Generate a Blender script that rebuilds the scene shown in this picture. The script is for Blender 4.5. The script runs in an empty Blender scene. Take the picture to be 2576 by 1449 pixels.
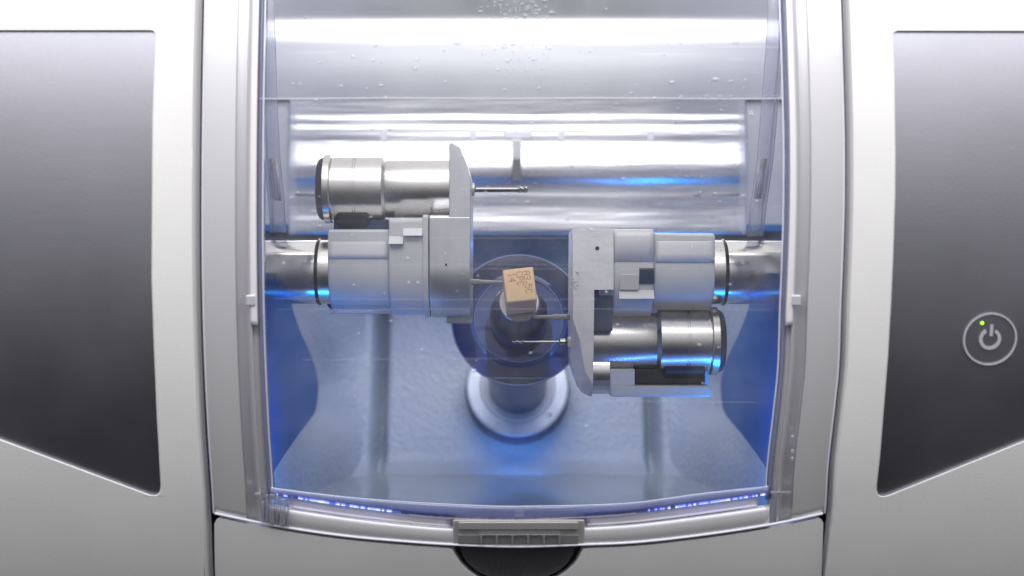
import bpy, bmesh, math, random
from mathutils import Vector, Matrix
random.seed(7)
C = bpy.context.scene.collection
U = 0.017            # metres per drawing unit (100 drawing pixels at the tool plane)
D = 35.8             # camera distance to the tool plane, in units

# ------------------------------------------------------------------ camera, lamps, world
cam_d = bpy.data.cameras.new('camera'); cam = bpy.data.objects.new('camera', cam_d); C.objects.link(cam)
cam.location = (0, -D*U, 0); cam.rotation_euler = (math.radians(90), 0, 0)
cam_d.sensor_width = 36; cam_d.lens = 36*D/25.76; cam_d.clip_start = .01; cam_d.clip_end = 50
cam_d.dof.use_dof = True; cam_d.dof.focus_distance = (D-.6)*U; cam_d.dof.aperture_fstop = 7.5
bpy.context.scene.camera = cam
w = bpy.data.worlds.new('World'); bpy.context.scene.world = w; w.use_nodes = True
_nt = w.node_tree; _bg = _nt.nodes['Background']
_tc = _nt.nodes.new('ShaderNodeTexCoord'); _sp = _nt.nodes.new('ShaderNodeSeparateXYZ'); _mr = _nt.nodes.new('ShaderNodeMapRange')
_cr = _nt.nodes.new('ShaderNodeValToRGB'); _mr.inputs['From Min'].default_value = -1
_nt.links.new(_tc.outputs['Generated'], _sp.inputs[0]); _nt.links.new(_sp.outputs['Z'], _mr.inputs[0])
_nt.links.new(_mr.outputs[0], _cr.inputs[0]); _nt.links.new(_cr.outputs[0], _bg.inputs[0])
_el = _cr.color_ramp.elements                 # the room: dark floor, grey walls, white ceiling
for _p, _v in ((0, .01), (.21, .02), (.30, .04), (.38, .10), (.5, .36), (.59, .68), (.68, 1.0), (1, 1.0)):
    _e = _el[0] if _p == 0 else (_el[-1] if _p == 1 else _el.new(_p))
    _e.color = (_v*.99, _v*.975, _v*.99, 1)
_bg.inputs[1].default_value = .80
vs = bpy.context.scene.view_settings
vs.view_transform = 'Standard'; vs.look = 'None'; vs.exposure = 0.33; vs.gamma = 1

def area(name, loc, target, sx, sy, watts, col):
    l = bpy.data.lights.new(name, 'AREA'); l.shape = 'RECTANGLE'; l.size = sx*U; l.size_y = sy*U
    l.energy = watts; l.color = col
    o = bpy.data.objects.new(name, l); C.objects.link(o)
    o.location = Vector(loc)*U
    o.rotation_euler = (Vector(target)-Vector(loc)).to_track_quat('-Z', 'Y').to_euler()
    return o
area('ceiling_lamp', (0, -33, 42), (0, 0, 0), 84, 34, 8.2, (1, .985, .97))
area('window_led_lamp', (-3.9, -1.7, -5.25), (-6.3, 5.5, -2.6), 2.6, .18, .020, (.07, .25, 1))
area('window_led_lamp', (4.3, -1.7, -5.2), (6.8, 5.5, -2.6), 2.6, .18, .020, (.07, .25, 1))
area('side_blue_fill', (-5.2, -1.2, -4.3), (-6.6, 4.6, -2.9), .5, 1.8, .022, (.01, .34, 1))  # added fill, no fitting: turns the left wall bluer
area('side_blue_fill', (5.65, -1.2, -4.3), (7.05, 4.6, -2.9), .5, 1.8, .022, (.01, .34, 1))  # same added fill for the right wall
area('base_blue_fill', (.1, 9.7, -5.75), (.1, 11.4, -4.5), 2.0, .2, .0052, (.02, .26, 1))  # added fill without a body, blue glow under the spindle base
area('chamber_led_lamp', (.2, 9.9, 1.35), (.2, 8.0, -4), 11, .3, .022, (.04, .24, 1))


# ------------------------------------------------------------------ drawing helpers
def X(px, y=0): return (px-1288)/100*(1+y/D)
def Z(py, y=0): return (724.5-py)/100*(1+y/D)
def P(px, py, y=0): return (X(px, y), y, Z(py, y))
def lerp(a, b, t): return a+(b-a)*t
def interp(tab, t):
    if t <= tab[0][0]: return tab[0][1] + (t-tab[0][0])*(tab[1][1]-tab[0][1])/(tab[1][0]-tab[0][0])
    for (a, va), (b, vb) in zip(tab, tab[1:]):
        if t <= b: return va+(vb-va)*(t-a)/(b-a)
    (a, va), (b, vb) = tab[-2:]
    return vb+(t-b)*(vb-va)/(b-a)
def smooth_tab(tab, t):                      # monotone-ish cubic through a table
    n = len(tab)
    for i in range(n-1):
        if t <= tab[i+1][0] or i == n-2:
            x0, y0 = tab[i]; x1, y1 = tab[i+1]
            m0 = (y1-tab[i-1][1])/(x1-tab[i-1][0]) if i > 0 else (y1-y0)/(x1-x0)
            m1 = (tab[i+2][1]-y0)/(tab[i+2][0]-x0) if i < n-2 else (y1-y0)/(x1-x0)
            h = x1-x0; s = max(-.5, (t-x0)/h)
            if s < 0: return y0+m0*(t-x0)
            if s > 1: return y1+m1*(t-x1)
            return (2*s**3-3*s**2+1)*y0+(s**3-2*s**2+s)*h*m0+(-2*s**3+3*s**2)*y1+(s**3-s**2)*h*m1
R0, Z0, YF = 18.0, 2.24, -4.6
def shell_y(z, off=0):
    r = R0-off
    return YF+R0-math.sqrt(max(.5, r*r-(z-Z0)**2))
def on_shell(px, py, off=0):
    y = YF
    for _ in range(12): y = shell_y(Z(py, y), off)
    return P(px, py, y)

# ------------------------------------------------------------------ materials
def mat(name, col, rough=.5, metal=0, bump=None, var=None, rvar=None, coat=0, spec=.5, emis=None, sub=0, aniso_x=False):
    m = bpy.data.materials.new(name); m.use_nodes = True; nt = m.node_tree; N = nt.nodes; L = nt.links
    b = N['Principled BSDF']
    b.inputs['Base Color'].default_value = (*col, 1); b.inputs['Roughness'].default_value = rough
    b.inputs['Metallic'].default_value = metal; b.inputs['Coat Weight'].default_value = coat
    b.inputs['Coat Roughness'].default_value = .08
    b.inputs['Specular IOR Level'].default_value = spec
    if sub:
        b.inputs['Subsurface Weight'].default_value = sub; b.inputs['Subsurface Scale'].default_value = .006
        b.inputs['Subsurface Radius'].default_value = (1, .6, .4)
    if emis:
        b.inputs['Emission Color'].default_value = (*emis[0], 1); b.inputs['Emission Strength'].default_value = emis[1]
    tc = N.new('ShaderNodeTexCoord')
    def noise(scale, stretch=(1, 1, 1), detail=4):
        mp = N.new('ShaderNodeMapping'); mp.inputs['Scale'].default_value = stretch
        n = N.new('ShaderNodeTexNoise'); n.inputs['Scale'].default_value = scale; n.inputs['Detail'].default_value = detail
        L.new(tc.outputs['Object'], mp.inputs[0]); L.new(mp.outputs[0], n.inputs['Vector']); return n
    if bump:
        last = None
        for (scale, strength, dist, stretch) in bump:
            n = noise(scale, stretch); bp = N.new('ShaderNodeBump'); bp.inputs['Strength'].default_value = strength
            bp.inputs['Distance'].default_value = dist; L.new(n.outputs['Fac'], bp.inputs['Height'])
            if last: L.new(last.outputs[0], bp.inputs['Normal'])
            last = bp
        L.new(last.outputs[0], b.inputs['Normal'])
    if var:
        scale, amt, stretch = var
        n = noise(scale, stretch, 6); r = N.new('ShaderNodeValToRGB')
        r.color_ramp.elements[0].position = .35; r.color_ramp.elements[1].position = .7
        r.color_ramp.elements[0].color = (*[c*(1-amt) for c in col], 1)
        r.color_ramp.elements[1].color = (*[min(1, c*(1+amt*.5)) for c in col], 1)
        L.new(n.outputs['Fac'], r.inputs[0]); L.new(r.outputs[0], b.inputs['Base Color'])
    if rvar:
        scale, lo, hi, stretch = rvar
        n = noise(scale, stretch, 6); mr = N.new('ShaderNodeMapRange')
        mr.inputs['From Min'].default_value = .3; mr.inputs['From Max'].default_value = .7
        mr.inputs['To Min'].default_value = lo; mr.inputs['To Max'].default_value = hi
        L.new(n.outputs['Fac'], mr.inputs[0]); L.new(mr.outputs[0], b.inputs['Roughness'])
    return m
def glass(name, tint=(1, 1, 1), rough=.02, ior=1.45, haze=0, hazecol=(.8, .8, .85), bump=None, var=None):
    m = bpy.data.materials.new(name); m.use_nodes = True; nt = m.node_tree; N = nt.nodes; L = nt.links
    N.remove(N['Principled BSDF']); out = N['Material Output']
    t = N.new('ShaderNodeBsdfTransparent'); t.inputs[0].default_value = (*tint, 1)
    g = N.new('ShaderNodeBsdfGlossy'); g.inputs['Roughness'].default_value = rough
    f = N.new('ShaderNodeFresnel'); f.inputs['IOR'].default_value = ior
    mx = N.new('ShaderNodeMixShader'); L.new(f.outputs[0], mx.inputs[0]); L.new(t.outputs[0], mx.inputs[1]); L.new(g.outputs[0], mx.inputs[2])
    last = mx
    if bump:
        tc = N.new('ShaderNodeTexCoord'); mp = N.new('ShaderNodeMapping'); mp.inputs['Scale'].default_value = bump[3]
        n = N.new('ShaderNodeTexNoise'); n.inputs['Scale'].default_value = bump[0]
        bp = N.new('ShaderNodeBump'); bp.inputs['Strength'].default_value = bump[1]; bp.inputs['Distance'].default_value = bump[2]
        L.new(tc.outputs['Object'], mp.inputs[0]); L.new(mp.outputs[0], n.inputs['Vector']); L.new(n.outputs['Fac'], bp.inputs['Height'])
        L.new(bp.outputs[0], g.inputs['Normal']); L.new(bp.outputs[0], f.inputs['Normal'])
    if haze:
        d = N.new('ShaderNodeBsdfDiffuse'); d.inputs[0].default_value = (*hazecol, 1)
        m2 = N.new('ShaderNodeMixShader'); m2.inputs[0].default_value = haze
        if var:
            tc = N.new('ShaderNodeTexCoord'); mp = N.new('ShaderNodeMapping'); mp.inputs['Scale'].default_value = var[1]
            n = N.new('ShaderNodeTexNoise'); n.inputs['Scale'].default_value = var[0]; n.inputs['Detail'].default_value = 8
            mr = N.new('ShaderNodeMapRange'); mr.inputs['From Min'].default_value = .42; mr.inputs['From Max'].default_value = .8
            mr.inputs['To Min'].default_value = haze*.5; mr.inputs['To Max'].default_value = var[2]
            L.new(tc.outputs['Object'], mp.inputs[0]); L.new(mp.outputs[0], n.inputs['Vector'])
            L.new(n.outputs['Fac'], mr.inputs[0]); L.new(mr.outputs[0], m2.inputs[0])
        L.new(last.outputs[0], m2.inputs[1]); L.new(d.outputs[0], m2.inputs[2]); last = m2
    L.new(last.outputs[0], out.inputs[0])
    return m
I3 = (1, 1, 1)
M = {}
M['shell'] = mat('white_shell_plastic', (.82, .82, .83), .42, bump=[(1300, .22, .0003, I3)], var=(30, .03, I3))
M['trim'] = mat('shell_edge_plastic', (.72, .71, .73), .35)
M['panel'] = mat('graphite_satin_panel', (.37, .37, .42), .43, metal=1, bump=[(1500, .15, .0002, I3)], rvar=(25, .39, .45, I3), spec=.5, coat=.0)
M['print'] = mat('silver_print', (.50, .50, .56), .5)
M['green'] = mat('green_light', (.2, .7, 0), .4, emis=((.35, 1, .02), 2.2))
M['rail'] = mat('frosted_silver_plastic', (.64, .64, .67), .34, metal=.25, coat=.6, bump=[(1200, .15, .0002, I3)])
M['rail_dark'] = mat('grey_seal_plastic', (.62, .62, .66), .35, metal=.35, coat=.5)
M['fascia'] = mat('white_fascia', (.82, .80, .84), .4, coat=.5)
M['glass'] = glass('door_glass', (.965, .97, .985), .03, 1.38, haze=.05, hazecol=(.86, .88, .95), bump=(40, .25, .0015, (.25, 1, 4)), var=(45, (1, 1, 1), .12))
M['lip'] = glass('clear_edge_plastic', (.72, .76, .95), .08, 1.5, haze=.28, hazecol=(.7, .74, .95))
M['rib'] = glass('clear_rib_plastic', (.93, .94, .99), .12, 1.5, haze=.25, hazecol=(.9, .9, 1))
M['edge'] = mat('polished_clear_edge', (.82, .84, .95), .12, spec=1.0, coat=1)
M['black'] = mat('black_gap', (.010, .011, .02), .6)
M['grip'] = mat('charcoal_textured_grip', (.055, .055, .065), .5, bump=[(2500, .6, .0003, I3)], var=(2600, .35, I3))
M['cover'] = mat('taupe_latch_cover', (.42, .41, .41), .42, coat=.3, bump=[(2500, .4, .0002, I3)], var=(2600, .2, I3))
M['cover2'] = mat('grey_latch_foot', (.24, .24, .25), .45, coat=.3)
M['steel'] = mat('turned_steel', (.68, .66, .64), .27, metal=1, bump=[(700, .04, .0001, (12, 1, 1))], rvar=(90, .24, .31, (.4, 1, 1)), var=(90, .06, (.6, 1, 1)))
M['shaft'] = mat('polished_steel_shaft', (.80, .78, .76), .19, metal=1, bump=[(250, .05, .0003, (3, 1, 1))], rvar=(180, .07, .22, I3))
M['alu'] = mat('brushed_aluminium', (.74, .75, .78), .36, metal=.75, bump=[(700, .2, .0002, (1, 1, .08))], rvar=(60, .30, .42, I3), var=(200, .07, (1, 1, .2)))
M['alu2'] = mat('worn_aluminium', (.92, .92, .93), .45, metal=.03, bump=[(260, .5, .0005, I3)], var=(70, .10, I3))
M['white'] = mat('white_sleeve_plastic', (.70, .71, .72), .38, var=(40, .04, I3), bump=[(700, .1, .0002, I3)])
M['lid'] = mat('white_lid_plastic', (.84, .84, .86), .32, bump=[(60, .15, .0006, I3)])
M['rubber'] = mat('dark_rubber', (.02, .024, .036), .42)
M['oring'] = mat('black_oring', (.01, .012, .018), .25)
M['liner'] = mat('polished_steel_liner', (.80, .81, .87), .26, metal=1, bump=[(45, .45, .0024, (.14, 1, 1.6)), (500, .05, .0002, I3)], rvar=(50, .20, .30, (.3, 1, 1)))
M['linerr'] = mat('satin_steel_liner', (.76, .78, .84), .34, metal=1, bump=[(40, .2, .001, (.1, 1, 1))])
M['bin'] = mat('dark_liner_steel', (.22, .22, .25), .3, metal=.8)
M['paint'] = mat('blue_grey_hammered_paint', (.46, .50, .54), .38, bump=[(330, .7, .0016, (1, 1, 1)), (900, .3, .0005, I3)], var=(25, .06, I3))
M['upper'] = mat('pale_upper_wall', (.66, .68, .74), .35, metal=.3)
M['side'] = mat('side_wall_blue_glow', (.012, .12, .36), .5, spec=.15, bump=[(900, .1, .0002, I3)])  # blue LED glow on the walls is put into the base colour
M['water'] = mat('cloudy_water', (.40, .44, .44), .10, spec=.8, bump=[(60, .12, .0008, (1, 1, 1))])
M['tray'] = mat('grey_tray', (.25, .29, .30), .35)
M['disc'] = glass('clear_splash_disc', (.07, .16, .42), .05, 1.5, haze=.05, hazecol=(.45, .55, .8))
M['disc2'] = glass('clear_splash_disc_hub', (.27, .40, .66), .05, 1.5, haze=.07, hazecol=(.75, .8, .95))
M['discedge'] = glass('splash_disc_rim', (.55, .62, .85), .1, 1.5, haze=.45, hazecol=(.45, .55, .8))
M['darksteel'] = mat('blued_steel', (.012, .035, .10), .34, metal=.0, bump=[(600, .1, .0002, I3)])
M['nose'] = mat('dark_turned_steel', (.16, .16, .20), .30, metal=.9)
M['flange'] = mat('bright_flange', (.74, .78, .84), .42, metal=.35, bump=[(120, .25, .0006, I3)], var=(90, .12, I3))
M['block'] = mat('peach_ceramic', (1.0, .66, .40), .38, sub=.4, var=(50, .04, I3), bump=[(500, .06, .0002, I3)])
M['ink'] = mat('black_ink', (.10, .06, .06), .6)
M['mandrel'] = mat('satin_mandrel', (.36, .35, .37), .30, metal=.85)
M['grit'] = mat('diamond_grit', (.62, .60, .56), .34, metal=.85, bump=[(4200, 1.0, .0006, I3)], var=(3800, .5, I3))
M['bur'] = mat('carbide', (.30, .30, .32), .2, metal=1, rvar=(900, .1, .3, I3))
M['burs'] = mat('bright_drill_steel', (.62, .58, .54), .18, metal=1)
M['greenband'] = mat('green_band', (.01, .16, .04), .4)
M['clamp'] = mat('white_clamp', (.66, .65, .64), .32, metal=.5, bump=[(700, .4, .0004, I3)])
M['led'] = mat('blue_led', (.2, .25, .9), .4, emis=((.30, .36, 1), 3.2))
M['led2'] = mat('blue_led_deep', (.1, .15, .8), .4, emis=((.12, .22, 1), 1.1))
M['led3'] = mat('white_led', (.5, .5, .9), .4, emis=((.75, .78, 1), 2.2))
M['leddim'] = mat('dim_led', (.20, .20, .30), .4, emis=((.12, .20, .8), .18))
M['drop'] = glass('water_drop', (.86, .88, .95), .05, 1.9, haze=.22, hazecol=(.9, .9, .95))
M['streak'] = glass('wipe_mark', (.97, .97, .98), .1, 1.3, haze=.08, hazecol=(.85, .87, .95))

# ------------------------------------------------------------------ object helpers
def thing(name, label, cat, loc=(0, 0, 0), group=None):
    o = bpy.data.objects.new(name, None); C.objects.link(o); o.location = Vector(loc)*U; o.empty_display_size = .01
    o['label'] = label; o['category'] = cat
    if group: o['group'] = group
    return o
def make(name, verts, faces, m, parent=None, smooth=35, bevel=0, label=None, solid=0):
    me = bpy.data.meshes.new(name)
    vv = [Vector(v)*U for v in verts]
    c = sum(vv, Vector())/len(vv)
    me.from_pydata([v-c for v in vv], [], faces)
    bm = bmesh.new(); bm.from_mesh(me); bmesh.ops.recalc_face_normals(bm, faces=bm.faces); bm.to_mesh(me); bm.free()
    me.materials.append(M[m] if isinstance(m, str) else m)
    if smooth:
        me.polygons.foreach_set('use_smooth', [True]*len(me.polygons)); me.set_sharp_from_angle(angle=math.radians(smooth))
    o = bpy.data.objects.new(name, me); C.objects.link(o); o.location = c
    if parent:
        o.parent = parent
        w = WP(parent); o.matrix_parent_inverse = Matrix.Translation(-w)
    if solid:
        s = o.modifiers.new('solid', 'SOLIDIFY'); s.thickness = solid*U; s.offset = -1
    if bevel:
        b = o.modifiers.new('bevel', 'BEVEL'); b.width = bevel*U; b.segments = 3; b.limit_method = 'ANGLE'; b.angle_limit = math.radians(40)
    if label: o['label'] = label
    o['_w'] = list(c)
    return o
def WP(o): return Vector(o['_w']) if '_w' in o else Vector(o.location)
def tag(o, label, cat=None, group=None, kind=None):
    if label: o['label'] = label
    if cat: o['category'] = cat
    if group: o['group'] = group
    if kind: o['kind'] = kind
    return o
class G:                                      # mesh collector
    def __init__(s): s.v = []; s.f = []
    def add(s, v, f):
        n = len(s.v); s.v += [tuple(q) for q in v]; s.f += [tuple(i+n for i in q) for q in f]; return s
    def grid(s, fn, us, vs):
        n = len(vs); v = [fn(a, b) for a in us for b in vs]
        return s.add(v, [(i*n+j, (i+1)*n+j, (i+1)*n+j+1, i*n+j+1) for i in range(len(us)-1) for j in range(n-1)])
    def lathe(s, prof, org, ax=(1, 0, 0), seg=64, caps=True, wob=None):
        ax = Vector(ax).normalized(); e1 = ax.orthogonal().normalized(); e2 = ax.cross(e1); org = Vector(org)
        v = []; f = []
        for (t, r) in prof:
            for k in range(seg):
                a = 2*math.pi*k/seg; rr = r*(wob(t, a) if wob else 1)
                v.append(org+ax*t+(e1*math.cos(a)+e2*math.sin(a))*rr)
        for i in range(len(prof)-1):
            for k in range(seg):
                k2 = (k+1) % seg; f.append((i*seg+k, i*seg+k2, (i+1)*seg+k2, (i+1)*seg+k))
        if caps:
            f.append(tuple(range(seg))[::-1]); f.append(tuple((len(prof)-1)*seg+k for k in range(seg)))
        return s.add(v, f)
    def box(s, x0, x1, y0, y1, z0, z1):
        v = [(x, y, z) for x in (x0, x1) for y in (y0, y1) for z in (z0, z1)]
        return s.add(v, [(0, 1, 3, 2), (4, 6, 7, 5), (0, 4, 5, 1), (2, 3, 7, 6), (0, 2, 6, 4), (1, 5, 7, 3)])
    def prism(s, pts, d):                     # closed polygon pts (3D) swept by d
        n = len(pts); v = [Vector(p) for p in pts]+[Vector(p)+Vector(d) for p in pts]
        return s.add(v, [tuple(range(n))[::-1], tuple(range(n, 2*n))]+[(i, (i+1) % n, (i+1) % n+n, i+n) for i in range(n)])
    def tube(s, pts, r, seg=8, closed=False):
        pts = [Vector(p) for p in pts]; n = len(pts); v = []; f = []; e1 = None
        for i, p in enumerate(pts):
            a = pts[(i-1) % n] if (closed or i > 0) else p; b = pts[(i+1) % n] if (closed or i < n-1) else p
            t = (b-a).normalized()
            e1 = t.orthogonal().normalized() if e1 is None else (e1-t*e1.dot(t)).normalized()
            e2 = t.cross(e1); rr = r(i/(n-1)) if callable(r) else r
            v += [p+(e1*math.cos(2*math.pi*k/seg)+e2*math.sin(2*math.pi*k/seg))*rr for k in range(seg)]
        for i in range(n if closed else n-1):
            j = (i+1) % n
            for k in range(seg): f.append((i*seg+k, i*seg+(k+1) % seg, j*seg+(k+1) % seg, j*seg+k))
        if not closed: f += [tuple(range(seg))[::-1], tuple((n-1)*seg+k for k in range(seg))]
        return s.add(v, f)
    def make(s, name, m, parent=None, **k): return make(name, s.v, s.f, m, parent, **k)
def frange(a, b, n): return [a+(b-a)*i/(n-1) for i in range(n)]
def round_poly(pts, seg=7):                   # pts: (x, y, r)
    out = []; n = len(pts)
    for i, (x, y, r) in enumerate(pts):
        p = Vector((x, y)); a = Vector(pts[i-1][:2])-p; b = Vector(pts[(i+1) % n][:2])-p
        if r <= 0: out.append((x, y)); continue
        ang = a.angle(b); d = min(r/math.tan(ang/2), a.length*.49, b.length*.49)
        p0 = p+a.normalized()*d; p1 = p+b.normalized()*d
        for k in range(seg+1):
            t = k/seg; q = p0*(1-t)**2+p*2*t*(1-t)+p1*t*t; out.append((q.x, q.y))
    return out
def densify(pts, step=40):
    out = []; n = len(pts)
    for i in range(n):
        a = pts[i]; b = pts[(i+1) % n]; k = max(1, int(math.hypot(b[0]-a[0], b[1]-a[1])/step))
        out += [(lerp(a[0], b[0], j/k), lerp(a[1], b[1], j/k)) for j in range(k)]
    return out
def slab(px0, px1, py0, py1, off0, off1, nx=2, ny=60):   # a closed curved slab of the machine front
    xs = frange(px0, px1, nx); ys = frange(py0, py1, ny)
    front = []; back = []
    x_at = {}
    g = G()
    F = [[on_shell(a, b, off0) for b in ys] for a in xs]
    # straight sides: keep x of the reference at the shell face
    B = [[(F[i][j][0], shell_y(F[i][j][2], off1), F[i][j][2]) for j in range(ny)] for i in range(nx)]
    n = ny; v = [F[i][j] for i in range(nx) for j in range(ny)]+[B[i][j] for i in range(nx) for j in range(ny)]
    o = nx*ny; f = []
    for i in range(nx-1):
        for j in range(ny-1):
            f.append((i*n+j, (i+1)*n+j, (i+1)*n+j+1, i*n+j+1)); f.append((o+i*n+j, o+i*n+j+1, o+(i+1)*n+j+1, o+(i+1)*n+j))
    for i in range(nx-1):
        f.append((i*n, o+i*n, o+(i+1)*n, (i+1)*n)); f.append((i*n+n-1, (i+1)*n+n-1, o+(i+1)*n+n-1, o+i*n+n-1))
    for j in range(ny-1):
        f.append((j, j+1, o+j+1, o+j)); e = (nx-1)*n; f.append((e+j, o+e+j, o+e+j+1, e+j+1))
    return g.add(v, f)
def cutter(outline, off):
    pts = [on_shell(a, b, off) for a, b in outline]
    return make('cutter', G().prism([(p[0], -9, p[2]) for p in pts], (0, 12, 0)).v, G().prism([(p[0], -9, p[2]) for p in pts], (0, 12, 0)).f, 'black', smooth=0)
def boolean(o, cut, op):
    m = o.modifiers.new('b', 'BOOLEAN'); m.operation = op; m.object = cut; m.solver = 'EXACT'
    bpy.context.view_layer.update()
    dg = bpy.context.evaluated_depsgraph_get(); me = bpy.data.meshes.new_from_object(o.evaluated_get(dg))
    o.modifiers.remove(m); o.data = me
    me.polygons.foreach_set('use_smooth', [True]*len(me.polygons)); me.set_sharp_from_angle(angle=math.radians(35))
    bpy.data.objects.remove(cut)
    return o
def addbevel(o, wd, seg=3):
    b = o.modifiers.new('bevel', 'BEVEL'); b.width = wd*U; b.segments = seg; b.limit_method = 'ANGLE'; b.angle_limit = math.radians(50); b.harden_normals = False
    q = o.modifiers.new('wn', 'WEIGHTED_NORMAL'); q.keep_sharp = True; q.weight = 80

# ------------------------------------------------------------------ MACHINE HOUSING
hous = thing('milling_machine', 'white dental milling machine body with dark control panels either side of the door', 'milling machine', (0, 6, -9))
LO = [(-150, 518), (0, 514), (250, 509), (500, 507), (700, 508), (870, 512), (1050, 520), (1220, 531), (1290, 535), (1600, 548)]
RO = [(-150, 2108), (0, 2115), (250, 2123), (350, 2125), (500, 2125), (650, 2121), (773, 2116), (923, 2111), (1023, 2101), (1174, 2084), (1289, 2077), (1600, 2040)]
lp = round_poly([(-300, 76, 0), (392, 76, 15), (385, 300, 0), (383, 700, 0), (388, 850, 0), (396, 1040, 0), (408, 1258, 26), (-300, 995, 0)])
rp = round_poly([(2900, 78, 0), (2900, 985, 0), (2576, 1111, 0), (2199, 1262, 26), (2212, 1148, 0), (2222, 1023, 0), (2232, 898, 0), (2240, 760, 0), (2245, 650, 0), (2250, 500, 0), (2251, 400, 0), (2249, 200, 0), (2245, 77, 15)])
for side, pan, edge in ((-1, lp, LO), (1, rp, RO)):
    px0, px1 = (-420, 512) if side < 0 else (2080, 3000)
    s = slab(px0, px1, -250, 1700, -.28, .9, nx=12, ny=70).make('front_shell', 'shell', hous, label='white left shell of the housing' if side < 0 else 'white right shell of the housing')
    # trim the inner edge along the door
    n = 40; ys = frange(-300, 1800, n)
    off = -24 if side < 0 else 22
    ol = [(smooth_tab(edge, y)+off, y) for y in ys]
    ol = ([(-600, 1800), (-600, -300)]+ol) if side < 0 else ([(3300, -300)]+[(3300, 1800)]+ol[::-1])
    boolean(s, cutter(ol, -.28), 'INTERSECT')
    boolean(s, cutter(densify(pan), -.28), 'DIFFERENCE')
    addbevel(s, .045)
    # satin control panel lying in its recess
    p = slab(-410 if side < 0 else 2150, 480 if side < 0 else 2990, -50, 1400, -.22, .3, nx=8, ny=50).make('control_panel', 'panel', hous, label='dark satin panel set in the '+('left' if side < 0 else 'right')+' shell')
    boolean(p, cutter(densify(pan), -.28), 'INTERSECT')
    panel_obj = p
    g = G(); ps = [on_shell(a, b, -.25) for a, b in densify(pan, 25)]
    g.tube(ps, .018, 6, closed=True).make('panel_rim', 'trim', p)
    # stepped bevel between shell and door
    cs = [(-27, -.22), (-22, -.20), (-16, -.08), (-9, .10), (-5, .12), (-2, .45)] if side < 0 else [(25, -.22), (20, -.20), (14, -.08), (8, .10), (4, .12), (1, .45)]
    G().grid(lambda y, c: on_shell(smooth_tab(edge, y)+c[0], y, c[1]), frange(-250, 1700, 70), cs).make('shell_flange', 'trim', hous, smooth=60)
    G().grid(lambda y, c: on_shell(smooth_tab(edge, y)+c, y, .5), frange(-250, 1700, 40), [-14, 16]).make('gap_seal', 'black', hous)
# seam lines of the shell next to the panels
for a, b, py in ((396, 484, 75), (2150, 2240, 75)):
    G().tube([on_shell(x, py, -.28) for x in frange(a, b, 6)], .006, 5).make('shell_seam', 'trim', hous)
# power button
bc = on_shell(2490.6, 853, -.235)
ny_ = (bc[2]-Z0)/R0
nrm = Vector((0, -math.cos(math.asin(ny_)), ny_ )).normalized()
e1 = Vector((1, 0, 0)); e2 = nrm.cross(e1)*-1
if e2.z < 0: e2 = -e2
sc = 1+bc[1]/D
def bp(a, b, h=0): return Vector(bc)+(e1*a+e2*b)*.01*sc+nrm*h
g = G(); arc = lambda r, a0, a1, n: [bp(r*math.cos(math.radians(lerp(a0, a1, i/n))), r*math.sin(math.radians(lerp(a0, a1, i/n)))) for i in range(n+1)]
def band(r0, r1, a0, a1, n, closed=False):
    gg = G(); pr = []
    for i in range(n+1):
        a = math.radians(lerp(a0, a1, i/n)); pr.append((a,))
    f = lambda a, c: bp(c[0]*math.cos(a), c[0]*math.sin(a), c[1])
    return gg.grid(f, [q[0] for q in pr], [(r0, -.01), (r0, .012), (r1, .012), (r1, -.01)])
btn = band(63.2, 67.8, 0, 360, 72).make('power_button', 'print', panel_obj)
band(19.5, 27.5, 118, 422, 48).make('power_symbol', 'print', hous)
g = G(); g.prism([bp(-2, 8), bp(6, 8), bp(6, 37), bp(-2, 37)], nrm*.012).make('power_symbol', 'print', hous)
g = G().lathe([(0, .035), (.012, .030), (.02, .015)], bp(-22, 41), nrm, 16).make('status_light', 'green', hous)

# lower front panel with grip cut-out
DB = [(480, 1276), (535, 1291), (703, 1325), (867, 1349), (1032, 1364), (1144, 1371), (1305, 1376), (1463, 1371), (1600, 1365), (1771, 1346), (1941, 1320), (2068, 1293), (2130, 1278)]
def dby(px): return smooth_tab(DB, px)
lf = slab(500, 2110, 1200, 1700, -.14, .9, nx=40, ny=30).make('lower_front_panel', 'shell', hous)
top = [(x, dby(x)+9) for x in frange(560, 2048, 50)]
top = [p for p in top if p[0] < 1128 or p[0] > 1475]
notch = [(1138, 1382), (1146, 1398), (1160, 1420), (1180, 1440), (1205, 1457), (1240, 1470), (1300, 1477), (1365, 1470), (1400, 1457), (1425, 1440), (1446, 1420), (1459, 1398), (1466, 1382)]
L1 = [p for p in top if p[0] < 1128]; R1 = [p for p in top if p[0] > 1475]
ol = [(545, 1700), (541, 1450), (539, 1318), (545, 1306), (553, 1303)]+L1+[(1129, 1380)]+notch+[(1475, 1380)]+R1+[(2058, 1303), (2066, 1306), (2071, 1316), (2066, 1450), (2058, 1700)]
boolean(lf, cutter(ol, -.14), 'INTERSECT'); addbevel(lf, .05)
G().grid(lambda x, c: on_shell(x, dby(x)+c[0], c[1]), frange(525, 2090, 60), [(-6, .35), (16, .35)]).make('gap_seal', 'black', hous)
hd = slab(1120, 1490, 1340, 1600, .02, .9, nx=14, ny=16).make('door_grip', 'grip', hous)
gr = [(1156, 1370), (1163, 1395), (1178, 1418), (1200, 1437), (1235, 1453), (1300, 1462), (1370, 1453), (1404, 1437), (1427, 1418), (1441, 1395), (1448, 1370)]
boolean(hd, cutter(gr, .02), 'INTERSECT'); addbevel(hd, .05)
slabb = slab(1118, 1492, 1352, 1600, .3, .9, nx=4, ny=12).make('grip_recess', 'black', hous)
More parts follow.
